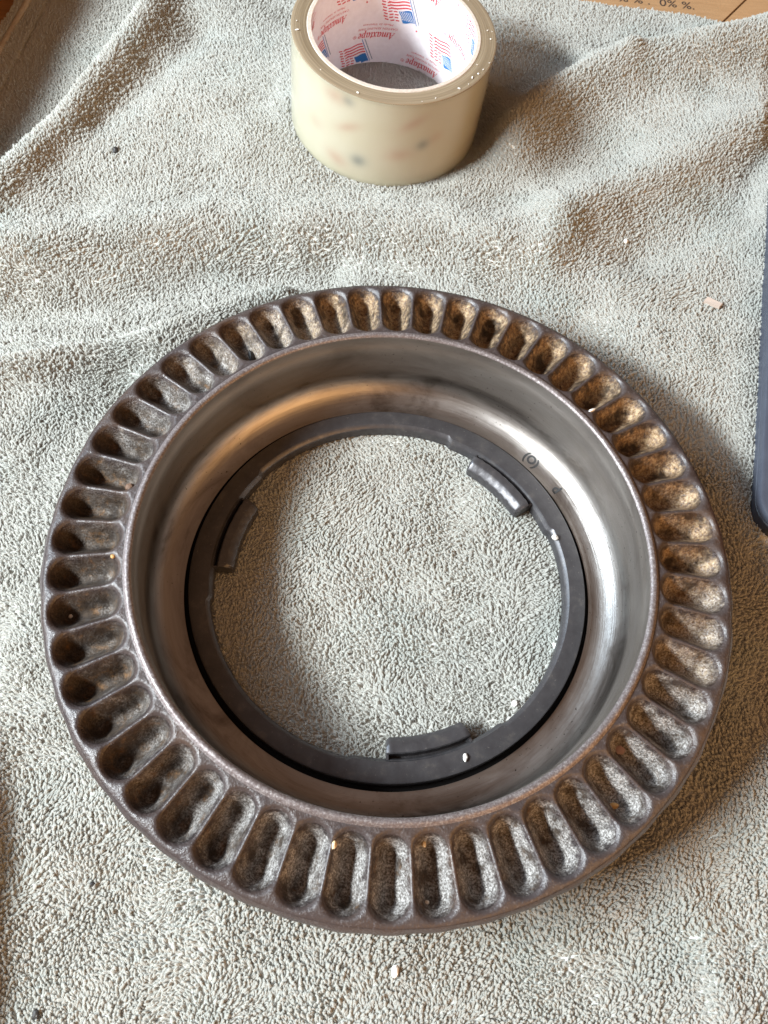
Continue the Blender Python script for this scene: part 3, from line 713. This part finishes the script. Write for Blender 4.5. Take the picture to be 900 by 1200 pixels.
crumb('white_crumb', hz_(9.9, -129.6), 1.5, WHITE, 'white crumb on the towel below the ring at the bottom', 'crumb', squash=(.8, 1.3, .7), seed=3)
crumb('white_crumb', hz_(102.6, 182.1), 1.1, WHITE, 'white crumb on the towel right of the tape roll, above the wood chip', 'crumb', seed=4)
crumb('black_speck', hz_(-89.9, -110.6), .9, BLACKC, 'tiny black speck on the towel at lower left, just below the ring', 'speck', squash=(1.2, .8, .6), seed=5)
crumb('black_speck', hz_(-99.8, -148.2), 1.1, BLACKC, 'tiny black speck on the towel in the bottom left corner', 'speck', squash=(1, 1.4, .6), seed=6)
crumb('white_crumb', (183, 370, -15.9), 1.5, WHITE, 'white crumb on the brown cardboard right of the black line', 'crumb', squash=(1, .8, .6), seed=7)
crumb('debris', ring_pt(127.0, 100.5, surf_z(127, 100.5)+.9), 1.7, BLACKC, 'black curled debris stuck in an upper left pocket of the ring', 'debris', squash=(.6, 1.7, .6), rot=.4, seed=8)
crumb('rust_bead', ring_pt(169.2, 97.6, surf_z(169.2, 97.6)+.9), 1.7, RUSTB, 'round brown rust bead in a pocket on the left side of the ring', 'bead', seed=9)
crumb('white_crumb', ring_pt(19.4, 67.2, 6.6), 1.3, WHITE, 'white crumb on the inner edge of the dark ring, below the upper right lug', 'crumb', squash=(1, .8, .8), seed=10)
crumb('white_crumb', ring_pt(-64.9, 70.3, 6.5), 1.1, WHITE, 'white crumb on the dark inner ring beside the bottom lug', 'crumb', squash=(.7, 1.4, .6), seed=11)
crumb('seed_husk', ring_pt(-97.3, 97.6, surf_z(-97.3, 97.6)+.5), 1.0, SEED, 'pale seed husk in the lowest pockets of the ring, the left one of two', 'seed', squash=(.8, 1.4, .8), seed=12)
crumb('seed_husk', ring_pt(-81.4, 95.5, surf_z(-81.4, 95.5)+.4), .9, SEED, 'pale seed husk in the lowest pockets of the ring, the right one of two', 'seed', squash=(.8, 1.4, .8), rot=.3, seed=13)
crumb('white_crumb', ring_pt(-81.6, 111.4, surf_z(-81.6, 111.4)+.4), .7, WHITE, 'tiny white crumb at the outer end of a bottom pocket of the ring', 'crumb', seed=14)
crumb('tan_crumb', ring_pt(-47.0, 108.2, surf_z(-47, 108.2)+.5), 1.3, TAN, 'tan crumb in a lower right pocket of the ring', 'crumb', squash=(1.5, .8, .7), seed=15)
crumb('white_curl', ring_pt(41.2, 95.2, surf_z(41.2, 95.2)+.6), 1.1, WHITE, 'white curl at the inner end of an upper right pocket of the ring', 'debris', squash=(1.4, .5, .6), rot=.5, seed=16)
crumb('paint_flake', ring_pt(-38.7, 98.4, surf_z(-38.7, 98.4)+.2), 1.7, PINK, 'flat pinkish flake in a right lower pocket of the ring', 'flake', squash=(1.1, 1, .3), seed=17)
crumb('white_crumb', hz_(48.5, -42.0, .8), 1.2, WHITE, 'white crumb on the towel inside the ring, lower right', 'crumb', seed=18)
crumb('tan_crumb', ring_pt(-173.0, 95.0, surf_z(-173, 95)+.4), .8, TAN, 'tan crumb in a left pocket of the ring next to the lip', 'crumb', seed=19)
crumb('white_crumb', ring_pt(-164.0, 110.9, surf_z(-164, 110.9)+.4), .7, WHITE, 'tiny white crumb at the outer end of a left pocket of the ring', 'crumb', seed=20)
TM = roll.matrix_world
FL = {0: 'larger of two white flecks on the left side of the tape roll top edge', 1: 'smaller of two white flecks on the left side of the tape roll top edge',
      9: 'larger white fleck at the front left of the tape roll top edge', 13: 'tiny white fleck at the front left of the tape roll top edge',
      8: 'larger white fleck at the front of the tape roll top edge, right of its middle', 14: 'smaller white fleck at the very front of the tape roll top edge',
      11: 'white fleck at the far right of the tape roll top edge, nearest the picture top'}
for i, (x, y, sz) in enumerate(((-43.9, -9.2, 1.1), (-44.6, -3.3, .5), (44.6, 1.6, .8), (43.1, 7.2, .5), (45.2, 6.8, .4), (39.3, -22.2, .9), (36.6, -25.1, .8), (30.8, -33.0, 1.0), (20.6, -40.9, .7), (-13.7, -43.6, .9),
                                (44.3, -14.3, .6), (33.6, 26, .5), (38.6, -16.5, .5), (-31, -32.5, .4), (14.7, -44, .5), (41.5, -19, .5), (35, -29.5, .5))):
    p = TM @ Vector((x*S, y*S, 48.15*S))
    crumb('white_fleck', (p.x/S, p.y/S, p.z/S), sz*.62, WHITE, FL.get(i, 'small white fleck in the cluster on the right side of the tape roll top edge'), 'fleck', 'white flecks on the tape roll', squash=(1.4-.5*(i % 3)/2, .55+.3*(i % 2), .3), rot=i*1.3, seed=30+i)
